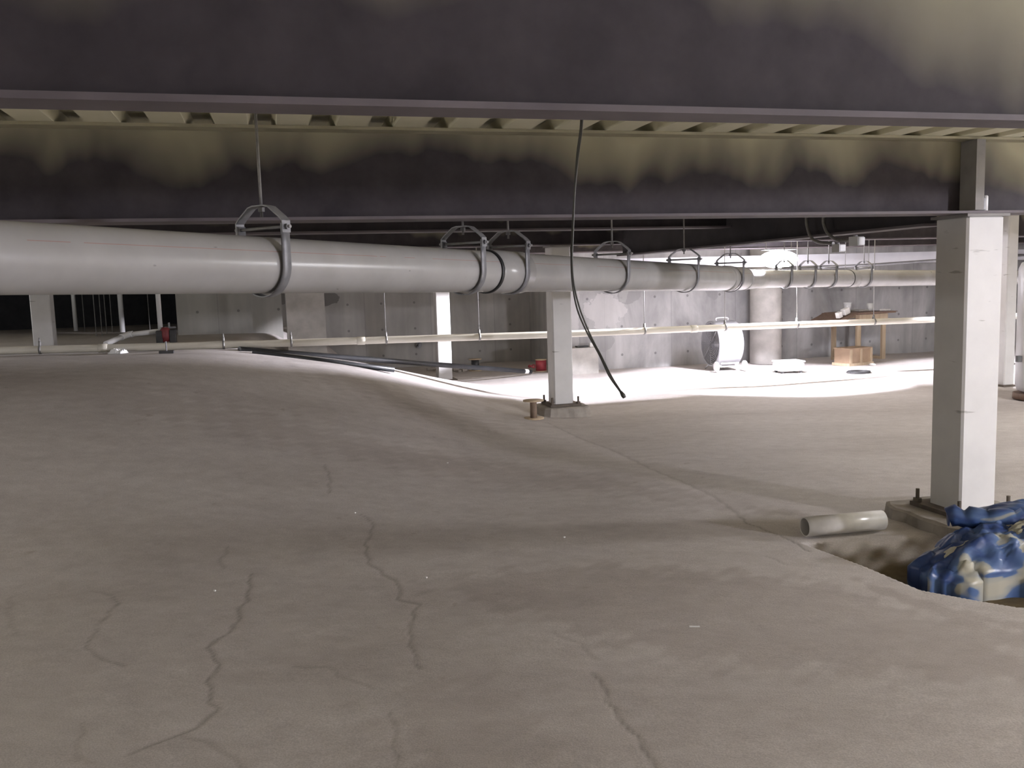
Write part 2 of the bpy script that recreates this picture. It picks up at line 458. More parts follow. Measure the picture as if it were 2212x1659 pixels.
    def build(s, name, mat, parent=None, world=True, smooth=False):
        me = bpy.data.meshes.new(name)
        inv = parent.matrix_basis.inverted() if (parent is not None and world) else None
        if parent is not None and world and parent.parent is not None:
            inv = parent.matrix_basis.inverted() @ parent.parent.matrix_basis.inverted()
        vs = [(inv @ p) if inv is not None else p for p in s.v]
        me.from_pydata([tuple(p) for p in vs], [], s.f)
        if s.uv:
            ul = me.uv_layers.new(name='UVMap')
            for pi, uvs in s.uv.items():
                p = me.polygons[pi]
                for li, uvv in zip(p.loop_indices, uvs): ul.data[li].uv = uvv
        if smooth:
            for i, p in enumerate(me.polygons): p.use_smooth = i not in s.flat
        me.materials.append(mat)
        me.update()
        o = bpy.data.objects.new(name, me); C.objects.link(o)
        if parent is not None: o.parent = parent
        return o

def tag(o, label, cat, group=None, kind=None):
    o['label'] = label; o['category'] = cat
    if group: o['group'] = group
    if kind: o['kind'] = kind
    return o
def thing(name, label, cat, loc=(0, 0, 0), rotz=0.0, group=None, kind=None):
    o = bpy.data.objects.new(name, None); C.objects.link(o)
    o.empty_display_size = .05
    o.location = loc; o.rotation_euler = (0, 0, rotz)
    o.matrix_basis = Matrix.Translation(loc) @ Matrix.Rotation(rotz, 4, 'Z')
    return tag(o, label, cat, group, kind)
def dup(root, loc, rotz, label):
    r = root.copy(); C.objects.link(r)
    r.matrix_basis = Matrix.Translation(loc) @ Matrix.Rotation(rotz, 4, 'Z')
    r['label'] = label
    for ch in list(root.children):
        c = ch.copy(); C.objects.link(c); c.parent = r
        for g in ch.children:
            d = g.copy(); C.objects.link(d); d.parent = c
    return r
def struct(name, bm, mat, smooth=False):
    o = bm.build(name, mat, None, smooth=smooth); o['kind'] = 'structure'
    return o
def gbox(bm, a0, a1, b0, b1, z0, z1):                # box aligned with the building grid, in world coordinates
    c = g2w((a0 + a1) / 2, (b0 + b1) / 2, (z0 + z1) / 2)
    bm.box(c, (a1 - a0, b1 - b0, z1 - z0), Matrix.Rotation(TH, 3, 'Z'))
    return bm

# ------------------------------------------------------------------ floor
def make_floor():
    def axis(segs):
        out = []
        for a, b, st in segs:
            n = max(1, int(round((b - a) / st)))
            out += [a + (b - a) * i / n for i in range(n)]
        return np.array(out + [segs[-1][1]])
    xs = axis([(-22, -8, .5), (-8, -3.2, .10), (-3.2, -1.9, .022), (-1.9, 2.3, .0135), (2.3, 4.0, .03), (4.0, 9, .12), (9, 18, .6)])
    ys = axis([(-7, 1.6, .4), (1.6, 2.3, .05), (2.3, 5.2, .0135), (5.2, 9.5, .03), (9.5, 15, .06), (15, 26, .3)])
    X, Y = np.meshgrid(xs, ys)
    Z = floor_z(X, Y)
    cr = np.zeros_like(Z)
    rng = np.random.RandomState(3)
    def wob(k):
        p = rng.rand(3) * 6
        return (np.sin(X * 23 + Y * 9 + p[0]) + np.sin(X * -11 + Y * 31 + p[1]) + .6 * np.sin(X * 53 + Y * -47 + p[2]))
    WX, WY = .0055 * wob(0), .0055 * wob(1)
    for pts, w, amt in CRACKS:
        d = seg_dist(X + WX, Y + WY, pts)
        thin = 1 + .5 * np.sin(X * 7 + Y * 5)
        cr = np.maximum(cr, amt * np.exp(-(d / np.maximum(w * .62 * (.6 + .5 * thin), .0088)) ** 2))
    Z -= .0022 * cr
    dirt = sst((.02 - np.where(inside(X, Y, PIT), -1, 1) * seg_dist(X + 4 * WX, Y + 4 * WY, PIT, True)) / .06) * sst((4.98 - Y) / .40 + .15 * wob(2))
    damp_shade = np.zeros_like(Z)
    for pts, f, amt in DAMP_SHADES:
        pw = [tuple(at_z(x, y)[:2]) for x, y in pts]
        sd = np.where(inside(X, Y, pw), -1, 1) * seg_dist(X, Y, pw, True) + .35 * f * wob(0)
        damp_shade = np.maximum(damp_shade, amt * sst(.5 - sd / f))
    nx, ny = len(xs), len(ys)
    me = bpy.data.meshes.new('floor')
    co = np.stack([X, Y, Z], -1).reshape(-1, 3).astype(np.float32)
    idx = np.arange(nx * ny).reshape(ny, nx)
    q = np.stack([idx[:-1, :-1], idx[:-1, 1:], idx[1:, 1:], idx[1:, :-1]], -1).reshape(-1, 4).astype(np.int32)
    me.vertices.add(len(co)); me.vertices.foreach_set('co', co.ravel())
    me.loops.add(q.size); me.loops.foreach_set('vertex_index', q.ravel())
    me.polygons.add(len(q))
    me.polygons.foreach_set('loop_start', np.arange(0, q.size, 4, dtype=np.int32))
    me.polygons.foreach_set('use_smooth', np.ones(len(q), bool))
    me.update(calc_edges=True)
    for nm, arr in (('crack', cr * .50), ('dirt', dirt), ('damp_shade', damp_shade)):
        at = me.attributes.new(nm, 'FLOAT', 'POINT')
        at.data.foreach_set('value', np.clip(arr, 0, 1).astype(np.float32).ravel())
    me.materials.append(M['floor'])
    o = bpy.data.objects.new('floor', me); C.objects.link(o)
    o['kind'] = 'structure'
    return o
make_floor()

# ------------------------------------------------------------------ ceiling deck and walls
DECK_Z, PITCH_U, DEPTH_U = 2.235, .262, .05
A0, A1, B0, B1 = -18.0, 15.5, -5.5, 21.0
def make_deck():
    bm = MB()
    n0 = int((A0 + .0627) / PITCH_U) - 1
    prof = []
    a = (.010) + n0 * PITCH_U
    while a < A1:
        # crown (open from below) centred on a
        prof += [(a - .062, DECK_Z), (a - .04, DECK_Z + DEPTH_U), (a + .04, DECK_Z + DEPTH_U), (a + .062, DECK_Z)]
        a += PITCH_U
    k = len(prof)
    vs = [g2w(p[0], B0, p[1]) for p in prof] + [g2w(p[0], B1, p[1]) for p in prof]
    fs = [(i, i + 1, k + i + 1, k + i) for i in range(k - 1)]
    bm.add(vs, fs, True)
    o = struct('ceiling', bm, M['deck'])
    return o
make_deck()
bm = MB(); gbox(bm, A0, A1, B0, B1, DECK_Z + .052, DECK_Z + .20)
struct('ceiling_slab', bm, M['deck_top'])

def wall(name, a0, a1, b0, b1, z0, z1, mat):
    o = MB()
    c = g2w(a0, b0, 0)
    me = gbox(MB(), a0, a1, b0, b1, z0, z1)
    ob = me.build(name, mat); ob['kind'] = 'structure'
    # keep object coordinates along the wall so that panel joints follow it
    R = Matrix.Translation(c) @ Matrix.Rotation(TH, 4, 'Z')
    ob.data.transform(R.inverted()); ob.matrix_basis = R
    return ob
pa = w2g(at_b(1232, 700, 14.0))[0]
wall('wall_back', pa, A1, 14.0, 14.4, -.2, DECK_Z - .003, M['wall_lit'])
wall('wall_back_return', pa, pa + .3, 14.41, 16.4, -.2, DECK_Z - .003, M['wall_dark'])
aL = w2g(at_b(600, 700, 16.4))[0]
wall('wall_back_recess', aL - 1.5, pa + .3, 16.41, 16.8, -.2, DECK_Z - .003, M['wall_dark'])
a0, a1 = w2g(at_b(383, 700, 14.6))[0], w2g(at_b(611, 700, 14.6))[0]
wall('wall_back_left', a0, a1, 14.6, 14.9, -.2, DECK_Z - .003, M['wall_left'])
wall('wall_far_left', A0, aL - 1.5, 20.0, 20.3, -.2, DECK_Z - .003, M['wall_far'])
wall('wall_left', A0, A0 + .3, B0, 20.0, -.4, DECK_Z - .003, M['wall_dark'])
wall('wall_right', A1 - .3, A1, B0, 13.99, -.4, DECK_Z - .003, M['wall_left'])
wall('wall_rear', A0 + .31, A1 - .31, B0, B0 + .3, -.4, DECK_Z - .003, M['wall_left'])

# ------------------------------------------------------------------ steel beams
GA = 3.86
def beam(b, zb, web_mat, label, fw=.18, a0=A0 + .4, a1=A1 - .4, tf=.014):
    t = thing('steel_beam', label, 'steel beam', g2w(0, b, zb), TH, 'floor beams under the deck', 'thing')
    mid, ln = (a0 + a1) / 2, a1 - a0
    w = MB().box((mid, 0, (DECK_Z - zb) / 2), (ln, .012, DECK_Z - zb - 2 * tf)).build('web', web_mat, t, False)
    # overspray runs in absolute height: shift object coordinates so z reads as height
    for k in w.data.vertices: k.co.z += zb
    w.location.z = -zb
    MB().box((mid, 0, tf / 2), (ln, fw, tf)).build('bottom_flange', M['flange'], t, False)
    MB().box((mid, 0, DECK_Z - zb - tf / 2 - .001), (ln, fw, tf)).build('top_flange', web_mat if 0 else M['beam_flange'], t, False)
    return t
M['beam_flange'] = speckled('top_flange_overspray', (.30, .275, .19), (.42, .39, .28), .8, 4)
beam(1.84, 1.852, M['beam_near'], 'dark steel beam crossing nearest overhead, along the top of the photo', .10)
BEAM2 = beam(4.30, 1.814, M['beam'], 'dark steel beam with cream overspray resting on the nearest white column', .20)
beam(6.90, 1.912, M['beam_far'], 'dark steel beam just behind the one on the nearest column', a1=GA - .085)
beam(9.50, 1.90, M['beam_far'], 'dark steel beam over the middle column with the concrete footing')
beam(12.05, 1.90, M['beam_far'], 'olive shaded steel beam in front of the pale duct, farthest of the beams')

# girder along the deck flutes, from the nearest column to the middle beam line
GA = 3.86
t = thing('steel_girder', 'black steel girder running back from the nearest white column to the middle beam', 'steel girder', g2w(GA, 4.52, 1.765), TH, None, 'thing')
gl = 9.40 - 4.52
MB().box((0, gl / 2, (DECK_Z - 1.766) / 2), (.014, gl, DECK_Z - 1.766 - .03)).build('web', M['girder'], t, False)
MB().box((0, gl / 2, .0075), (.16, gl, .015)).build('bottom_flange', M['flange'], t, False)
MB().box((0, gl / 2, DECK_Z - 1.766 - .0075), (.16, gl, .015)).build('top_flange', M['girder'], t, False)

# ------------------------------------------------------------------ columns
def column(name, label, a, b, w, z0, z1, bolts=True, cap=True, plate=True):
    """square steel tube column whose centre stands at grid point (a, b)"""
    t = thing(name, label, 'steel column', g2w(a, b, z0), TH, 'white square steel columns', 'thing')
    h = z1 - z0
    MB().box((0, 0, h / 2), (w, w, h - .02), bev=.012).build('shaft', M['paint'], t, False)
    if plate:
        MB().box((0, 0, .0125), (w * 1.6, w * 1.6, .025)).build('base_plate', M['bolt'], t, False)
    if cap:
        MB().box((0, 0, h - .008), (w * 1.15, w * 1.15, .016)).build('cap_plate', M['plate'], t, False)
    if bolts:
        for sx in (-1, 1):
            for sy in (-1, 1):
                k = w * .68
                bm = MB().tube([(sx * k, sy * k, .026), (sx * k, sy * k, .105)], .011, 8)
                ab = bm.build('anchor_bolt', M['bolt'], t, False)
                MB().lathe([(.0, .026), (.026, .026), (.026, .046), (0, .046)], 6, Matrix.Translation((sx * k, sy * k, 0))).build('nut', M['bolt'], ab, False)
    return t
# nearest column
cn = Vector((2.60, 5.07, 0)); can = w2g(cn); ca, cb = can[0] + .127, can[1] + .127
col1 = column('steel_column', 'large white square steel column beside the blue tarp heap', ca, cb, .254, .065, 1.813)
MB().box((.0, 0, 0), (.058, .12, .386)).build('stub_plate', M['plate'], col1, False).location = (-.10, 4.30 - .070 - cb, 1.830 + .193 - .065)
# middle column
ct = Vector((.47, 9.83, 0)); ctn = w2g(ct); da, db = ctn[0] + .112, ctn[1] + .112
column('steel_column', 'white square steel column in the middle, standing on a low concrete footing', da, db, .225, .115, 1.899)
# bright column in the lamp light
p = at_y(943, 700, 14.0); pg = w2g(p); ea, eb = pg[0] + .112, pg[1] + .112
w_ = g2w(ea, eb)
column('steel_column', 'brightly lit white steel column behind the black pipes, against the dark wall', ea, eb, .225, fz(w_.x, w_.y) - .01, DECK_Z - .002, bolts=False)
# column at the dark opening on the left
p = at_y(90, 700, 11.4); pg = w2g(p)
column('steel_column', 'pale steel column on the high slab before the dark opening at far left', pg[0], pg[1] + .112, .235, fz(p.x, p.y) - .02, DECK_Z - .002, bolts=False)
# column at the right edge
p = at_y(2184, 700, 11.2); pg = w2g(p)
column('steel_column', 'grey shaded steel column beside the white tank at the right edge', pg[0] + .03, pg[1] + .11, .16, .0, DECK_Z - .002, bolts=False)

# pedestals
def pedestal(label, a, b, h, z0, z1, seed):
    rnd = random.Random(seed)
    bm = MB(); n = 28; rings = []
    for zi, (z, k) in enumerate(((z0, 1.06), (z0 + (z1 - z0) * .6, 1.03), (z1 - .012, 1.0), (z1, .95))):
        rings.append((z, k))
    vs = []
    rr = [1 + rnd.uniform(-.05, .05) for _ in range(n)]
    for z, k in rings:
        for j in range(n):
            an = 2 * PI * j / n
            c_, s_ = math.cos(an), math.sin(an)
            q = (abs(c_) ** 5 + abs(s_) ** 5) ** (-1 / 5)          # squarish
            vs.append(g2w(a + h * k * rr[j] * q * c_, b + h * k * rr[j] * q * s_, z + rnd.uniform(-.006, .006) * (z < z1)))
    fs = [(i * n + j, i * n + (j + 1) % n, (i + 1) * n + (j + 1) % n, (i + 1) * n + j) for i in range(3) for j in range(n)]
    fs += [tuple(range(3 * n, 4 * n)), tuple(range(n))[::-1]]
    bm.add(vs, fs, True)
    o = bm.build('concrete_pedestal', M['pedestal'])
    return tag(o, label, 'concrete footing', 'concrete footings under the columns')
pedestal('rough concrete footing under the nearest column, partly hidden by the blue tarp', ca, cb, .345, -.17, .064, 1)
pedestal('low round-edged concrete footing under the middle column', da, db, .27, -.03, .114, 2)

# round concrete pier against the lit wall
p = at_y(1654, 700, 15.25)
bm = MB().lathe([(.265, 0), (.265, DECK_Z - .02)], 40, Matrix.Translation((p.x, p.y, .0)))
tag(bm.build('concrete_pier', M['concrete'], smooth=True), 'round concrete pier standing against the lit back wall', 'concrete pier', kind='thing')
# pale concrete pier on the left
p = at_y(662, 700, 13.2); pg = w2g(p)
bm = MB(); gbox(bm, pg[0] - .28, pg[0] + .28, pg[1], pg[1] + .5, .1, DECK_Z - .002)
tag(bm.build('concrete_pier', M['concrete']), 'square pale concrete pier behind the high slab, left of the bright column', 'concrete pier', kind='thing')

# ------------------------------------------------------------------ big drain pipe
PR = .1095
P0 = Vector((-1.512, 2.62, 1.62)); P1 = Vector((2.166, 8.4, 1.478))
P2 = Vector((3.05, 10.9, 1.462)); P3 = Vector((5.93, 12.7, 1.40))
dA = (P1 - P0).normalized(); dC = (P3 - P2).normalized()
PS = P0 - dA * 5.0; PE = P3 + dC * 3.0
path = [PS + (P1 - dA * .35 - PS) * (i / 60) for i in range(61)]
q0, q1 = P1 - dA * .35, P1 + (P2 - P1).normalized() * .35
for i in range(1, 9):
    s_ = i / 9; path.append(q0.lerp(P1, s_).lerp(P1.lerp(q1, s_), s_))
q2, q3 = P2 - (P2 - P1).normalized() * .4, P2 + dC * .4
path.append(q1); path += [q1.lerp(q2, k / 6) for k in range(1, 6)]
for i in range(0, 10):
    s_ = i / 9; path.append(q2.lerp(P2, s_).lerp(P2.lerp(q3, s_), s_))
path += [q3.lerp(PE, k / 30) for k in range(1, 31)]
pipe = thing('drain_pipe', 'thick pale grey plastic drain pipe running from upper left to the far lamp', 'pipe', P0)
MB().tube(path, PR, 48, uv=True).build('pipe_run', M['pvc'], pipe, smooth=True)
def on_axis(px, A, B):                 # point on the pipe axis (A towards B) that the camera sees in column px at the pipe's height
    best, bp = 1e9, None
    for i in range(4001):
        q = A + (B - A) * (i / 4000)
        d = q - EYE; x = W_PX / 2 + F_PX * d.dot(CR) / d.dot(_F)
        if abs(x - px) < best: best, bp = abs(x - px), q
    return bp
def sleeve(name, q, d, length, r, mat, parent, ch=.006):
    p0 = q - d * length / 2
    pts = [p0, p0 + d * ch, p0 + d * (length - ch), p0 + d * length]
    return MB().tube(pts, [r - ch, r, r, r - ch], 48).build(name, mat, parent, smooth=True)
b0_, b1_ = on_axis(1052, P0, P1), on_axis(1122, P0, P1)
sleeve('bell_end', (b0_ + b1_) / 2, dA, (b1_ - b0_).length, PR + .008, M['pvc'], pipe)
sleeve('gasket', b0_ - dA * .012, dA, .022, PR + .009, M['gasket'], pipe, .003)
for k, q in enumerate((q0, q1)):
    sleeve('coupling', q, dA if k == 0 else (P2 - P1).normalized(), .12, PR + .006, M['pvc'], pipe)
    sleeve('gasket', q + (dA if k == 0 else (P2 - P1).normalized()) * .066, dA if k == 0 else (P2 - P1).normalized(), .012, PR + .006, M['gasket'], pipe, .003)
for px in (1642, 1840):
    q = on_axis(px, P2, P3)
    sleeve('coupling', q, dC, .14, PR + .006, M['pvc'], pipe)
    sleeve('gasket', q - dC * .076, dC, .012, PR + .006, M['gasket'], pipe, .003)

# clevis hangers
BEAMS = [(1.84, 1.852, .05), (4.30, 1.814, .10), (6.9, 1.912, .09), (9.5, 1.90, .09), (12.05, 1.90, .09)]
def rod_top(p):
    b = w2g(p)[1]
    for bb, zb, hw in BEAMS:
        if abs(b - bb) < hw + .012: return zb - .002
    return DECK_Z - .001
def arc(r, a0, a1, n): return [(r * math.sin(a), -r * math.cos(a)) for a in [a0 + (a1 - a0) * i / n for i in range(n + 1)]]
def make_hanger(q, d, label):
    rz = math.atan2(d.y, d.x)
    t = thing('clevis_hanger', label, 'pipe hanger', q, rz, 'clevis hangers on the big drain pipe')
    R = PR + .013
    st = [(-R, .155), (-R, .08)] + arc(R, -PI / 2, PI / 2, 24) + [(R, .08), (R, .155)]
    MB().band(st, .042, .005).build('strap', M['galv'], t, False, True)
    yk = [(-R - .006, .12), (-R - .006, .165), (-R + .012, .182), (-.055, .222), (-.03, .228), (.03, .228), (.055, .222), (R - .012, .182), (R + .006, .165), (R + .006, .12)]
    MB().band(yk, .042, .005).build('yoke', M['galv'], t, False)
    cb_o = MB().tube([(0, -R - .03, .142), (0, R + .03, .142)], .0065, 10).build('cross_bolt', M['rod'], t, False, True)
    for s in (-1, 1):
        MB().lathe([(0, 0), (.012, 0), (.012, .010), (0, .010)], 6, Matrix.Translation((0, s * (R + .010), .142)) @ Matrix.Rotation(-s * PI / 2, 4, 'X')).build('nut', M['galv'], cb_o, False)
    rd_o = MB().tube([(0, 0, .185), (0, 0, rod_top(q) - q.z)], .0058, 10).build('rod', M['rod'], t, False, True)
    MB().lathe([(0, .206), (.013, .206), (.013, .222), (0, .222)], 6).build('nut', M['galv'], rd_o, False)
    return t
HL = [(572, P0, P1, dA, 'large steel clevis hanger on the drain pipe, nearest one, with the long rod'),
      (1003, P0, P1, dA, 'steel clevis hanger just left of the black seam in the drain pipe'),
      (1100, P0, P1, dA, 'steel clevis hanger just right of the black seam in the drain pipe'),
      (1323, P0, P1, dA, 'steel clevis hanger on the drain pipe right of the hanging cable'),
      (1478, P0, P1, dA, 'steel clevis hanger on the drain pipe above the drum fan, before the bend'),
      (1578, P0, P1, dA, 'small steel clevis hanger at the bend of the drain pipe, left of the lamp'),
      (1694, P2, P3, dC, 'small steel clevis hanger on the drain pipe just below the glowing lamp'),
      (1745, P2, P3, dC, 'small steel clevis hanger on the drain pipe, first one right of the lamp'),
      (1790, P2, P3, dC, 'small steel clevis hanger on the drain pipe, second one right of the lamp'),
      (1866, P2, P3, dC, 'small steel clevis hanger on the drain pipe above the wooden work table')]
for px, A, B, d, lb in HL: make_hanger(on_axis(px, A, B), d, lb)

# ------------------------------------------------------------------ thin cream pipe
TB, TR = 11.0, .0445
tp = [at_b(-260, 761, TB), at_b(0, 757.5, TB), at_b(350, 749, TB), at_b(700, 738.5, TB), at_b(1200, 722.5, TB), at_b(1600, 706, TB), at_b(2000, 691, TB), at_b(2400, 674, TB)]
thin = thing('waste_pipe', 'thin cream plastic pipe crossing level behind the columns, below the drain pipe', 'pipe', tp[3])
MB().tube(tp, TR, 20).build('pipe_run', M['pvc_thin'], thin, smooth=True)
def thin_at(px):
    for i in range(len(tp) - 1):
        for k in range(200):
            q = tp[i].lerp(tp[i + 1], k / 200)
            d = q - EYE
            if W_PX / 2 + F_PX * d.dot(CR) / d.dot(_F) >= px:
                return q, (tp[i + 1] - tp[i]).normalized()
for px in (222, 778, 1498):
    q, d = thin_at(px)
    sleeve('coupling', q, d, .10, TR + .006, M['pvc_thin'], thin, .004)
TL = {86: 'small pipe clip at the far left of the thin cream pipe', 482: 'small pipe clip standing up from the thin cream pipe, left of the concrete pier',
      628: 'small pipe clip on the thin cream pipe at the edge of the pale concrete pier', 833: 'small ring hanger on the thin cream pipe left of the bright column',
      1035: 'small ring hanger with long rod on the thin cream pipe, between bright and middle columns', 1391: 'small ring hanger on the thin cream pipe between the middle column and the fan',
      1564: 'small ring hanger with long rod on the thin cream pipe in front of the fan', 1720: 'small ring hanger on the thin cream pipe left of the work table',
      1886: 'small ring hanger with rod on the thin cream pipe in front of the work table'}
for px, lb in TL.items():
    q, d = thin_at(px)
    t = thing('pipe_hanger', lb, 'pipe hanger', q, math.atan2(d.y, d.x), 'small hangers on the thin pipe')
    R = TR + .004
    ring = [(-.006, R + .05), (-.012, R + .02)] + arc(R, -PI + .35, PI - .35, 24) + [(.012, R + .02), (.006, R + .05)]
    MB().band(ring, .024, .004).build('ring', M['rod'], t, False, True)
    top = rod_top(q) if px in (833, 1035, 1391, 1564, 1720, 1886) else q.z + R + .085
    MB().tube([(0, 0, R + .01), (0, 0, top - q.z)], .0055 if top > q.z + .3 else .008, 8).build('rod', M['rod'], t, False, True)

# ------------------------------------------------------------------ hanging cable
def smooth_path(pts, n):
    out = []
    P = [pts[0]] + pts + [pts[-1]]
    for i in range(1, len(P) - 2):
        for k in range(n):
            s_ = k / n
            a, b, c, d = P[i - 1], P[i], P[i + 1], P[i + 2]
            out.append(.5 * ((2 * b) + (c - a) * s_ + (2 * a - 5 * b + 4 * c - d) * s_ ** 2 + (3 * b - a - 3 * c + d) * s_ ** 3))
    out.append(P[-2])
    return out
def cpts(l): return [at_y(x, y, Y) for x, y, Y in l]
top = at_y(1259, 262, 3.2)
t = thing('hanging_cable', 'dark two-strand cable hanging from the deck in front of the drain pipe', 'cable', top)
ca_ = cpts([(1258, 262, 3.2), (1250, 330, 3.2), (1242, 410, 3.2), (1238, 500, 3.2), (1236, 560, 3.2), (1240, 615, 3.2), (1252, 665, 3.19), (1270, 712, 3.18), (1284, 742, 3.16), (1298, 768, 3.14), (1320, 812, 3.1), (1336, 838, 3.08), (1344, 851, 3.06)])
cb_ = cpts([(1255, 262, 3.21), (1247, 330, 3.21), (1241, 410, 3.21), (1236, 500, 3.21), (1234, 560, 3.21), (1237, 615, 3.21), (1247, 668, 3.2), (1266, 714, 3.19), (1283, 745, 3.17), (1297, 771, 3.15), (1316, 812, 3.11), (1334, 838, 3.09), (1344, 852, 3.07)])
up_ = lambda q: Vector((q.x + .004, q.y, DECK_Z - .002))
for q in (ca_, cb_):
    MB().tube(smooth_path([up_(q[0])] + q, 6), .0032, 8).build('strand', M['cable'], t, smooth=True)
MB().tube(cpts([(1341, 846, 3.06), (1346, 854, 3.05), (1349, 859, 3.05)]), [.005, .008, .006], 10).build('plug', M['cable'], t, smooth=True)

# ------------------------------------------------------------------ work lamps and added fill lights
LAMP = at_y(1682, 560, 12.6)
def make_lamp(loc, rotz, label, lens, top=None):
    t = thing('work_lamp', label, 'lamp', loc, rotz)
    me = MB(); n, k = 28, 12; vs = []
    for i in range(k + 1):
        ph = -PI / 2 + PI * i / k
        for j in range(n):
            th = 2 * PI * j / n
            vs.append((.30 * math.cos(ph) * math.cos(th), .12 * math.cos(ph) * math.sin(th), .125 * math.sin(ph)))
    me.add(vs, [(i * n + j, i * n + (j + 1) % n, (i + 1) * n + (j + 1) % n, (i + 1) * n + j) for i in range(k) for j in range(n)])
    me.build('lens', lens, t, False, True)
    MB().box((0, 0, .137), (.50, .16, .02), bev=.008).build('housing', M['dark'], t, False)
    tz = (top if top else rod_top(loc)) - loc[2]
    for s in (-1, 1):
        MB().tube([(s * .2, 0, .147), (s * .2, 0, tz)], .004, 6).build('hanger_wire', M['rod'], t, False)
    return t
make_lamp(LAMP, TH, 'glowing white work lamp behind the drain pipe, far right of centre', M['lens'])
LB = Vector((8.4, -.6, 1.70))
make_lamp(LB, math.radians(60), 'work lamp hung to the right of the viewer, out of the photo', M['lens_side'])
make_lamp(Vector((3.9, .0, 2.1)), math.radians(30), 'fill lamp added just right of the viewer, out of the photo', M['fill_near'])  # added fill for the near floor, no lamp is seen here
make_lamp(Vector((7.6, 5.4, 1.95)), math.radians(40), 'fill lamp added beyond the nearest column on the right, out of the photo', M['fill_mid'])  # added fill for the middle floor, on the side a pipe highlight suggests
make_lamp(Vector((-9.6, 10.6, 1.95)), math.radians(70), 'fill lamp added left of the dark opening, out of the photo', M['fill_far'])  # added to brighten the standpipes in the opening
make_lamp(Vector((-6.3, 1.5, 1.70)), math.radians(20), 'fill lamp added on the left beyond the drain pipe, out of the photo', M['fill_rear'])  # added fill for the left floor and the mound
def spot(name, loc, aim, power, cone, blend=.12, radius=.05, col=(.92, .90, 1.0)):
    d = bpy.data.lights.new(name, 'SPOT'); d.energy = power; d.spot_size = math.radians(cone); d.spot_blend = blend
    d.shadow_soft_size = radius; d.color = col
    o = bpy.data.objects.new(name, d); C.objects.link(o)
    o.location = loc
    o.rotation_euler = (Vector(aim) - Vector(loc)).to_track_quat('-Z', 'Y').to_euler()
    return o
sl = LAMP + Vector((0, 0, -.16))
spot('lamp_fill_beam', sl, sl + Vector((-.03, .12, -1)), 1000, 112, .12)
spot('lamp_fill_beam', sl + Vector((-.36, -.06, .02)), (-1.5, 11.0, .50), 5500, 27, .9)  # extra narrow beam added to brighten the mound crest
sl2 = Vector((1.0, 12.4, 1.42))
spot('lamp_fill_beam', sl2, sl2 + Vector((-.04, .05, -1)), 300, 114, .15)  # added light without a lamp body, hidden behind the drain pipe
spot('lamp_fill_beam', sl + Vector((-.36, .06, .02)), (-1.2, 14.0, .75), 3600, 15, .4)  # extra narrow beam added to whiten the far column
sl3 = Vector((7.4, 12.9, 1.75))
spot('lamp_fill_beam', sl3, sl3 + Vector((0, .16, -1)), 600, 120, .12)  # added light without a lamp body, out of sight behind the nearest column

# ------------------------------------------------------------------ duct, conduits, strut
bm = MB(); gbox(bm, 4.0, 13.5, 12.55, 12.85, 1.64, 1.815)
tag(bm.build('duct', M['tank']), 'long pale boxed duct lit by the lamp, above the far end of the drain pipe', 'duct')
bm = MB().tube([at_b(1768, 578, 12.35), at_b(1900, 571, 12.35), at_b(2040, 561, 12.35), at_b(2260, 548, 12.35)], .022, 12)
tag(bm.build('conduit', M['grille'], smooth=True), 'grey conduit running along the front of the pale duct', 'conduit')
qa, qb = at_b(1815, 588.5, 11.7), at_b(1887, 583, 11.7)
t = thing('strut_channel', 'short bright strut channel above the drain pipe, right of the lamp', 'strut', (qa + qb) / 2)
MB().tube([qa, qb], .018, 4).build('channel', M['white'], t)
for q in (qa.lerp(qb, .15), qa.lerp(qb, .85)):
    MB().tube([q + Vector((0, 0, .018)), Vector((q.x, q.y, rod_top(q)))], .005, 6).build('rod', M['rod'], t)
# conduits on the girder face down to two junction boxes
fa = GA - .10
def on_a(x, y, a):
    d = ray(x, y); da_ = d.x * CU_ + d.y * SU_
    return EYE + d * (a / da_)
def flex(pts, label):
    pp = [on_a(x, y, fa) for x, y in pts]
    pp = [Vector((pp[0].x, pp[0].y, 2.18))] + pp
    return tag(MB().tube(smooth_path(pp, 6), .012, 10).build('flexible_conduit', M['rod'], smooth=True), label, 'conduit', 'conduits on the girder')
flex([(1742, 468), (1744, 490), (1752, 512), (1768, 523), (1800, 526)], 'grey bent conduit on the black girder, farther of the two above the lamp')
flex([(1779, 466), (1780, 485), (1790, 506), (1810, 518), (1836, 520)], 'grey bent conduit on the black girder, nearer of the two, ending at a white box')
for (x, y, lb, s) in ((1813, 536, 'small white junction box under the black girder, farther one', .085), (1852, 521, 'small white junction box under the black girder, nearer one', .095)):
    q = on_a(x, y, fa)
    t = thing('junction_box', lb, 'junction box', q, TH, 'junction boxes under the girder')
    MB().box((0, 0, 0), (s * .6, s * .95, s * .6), bev=.006).build('box', M['white'], t, False)
    MB().box((-s * .32, 0, 0), (.004, s * .98, s * .64)).build('cover', M['white'], t, False)
    MB().lathe([(.014, 0), (.014, .012)], 12, Matrix.Translation((0, .02, s * .3))).build('connector', M['galv'], t, False)
# clamp on the beam beside the nearest column
q = at_b(2120, 462, 4.215)
t = thing('beam_clamp', 'shiny steel clamp on the beam flange above the nearest column', 'clamp', (q.x, q.y, 1.8285), TH)
MB().box((-.02, 0, .036), (.055, .05, .072), bev=.004).build('body', M['galv'], t, False)
MB().lathe([(.016, 0), (.016, .078), (.012, .084)], 14, Matrix.Translation((.022, 0, 0))).build('cap', M['white'], t, False, True)

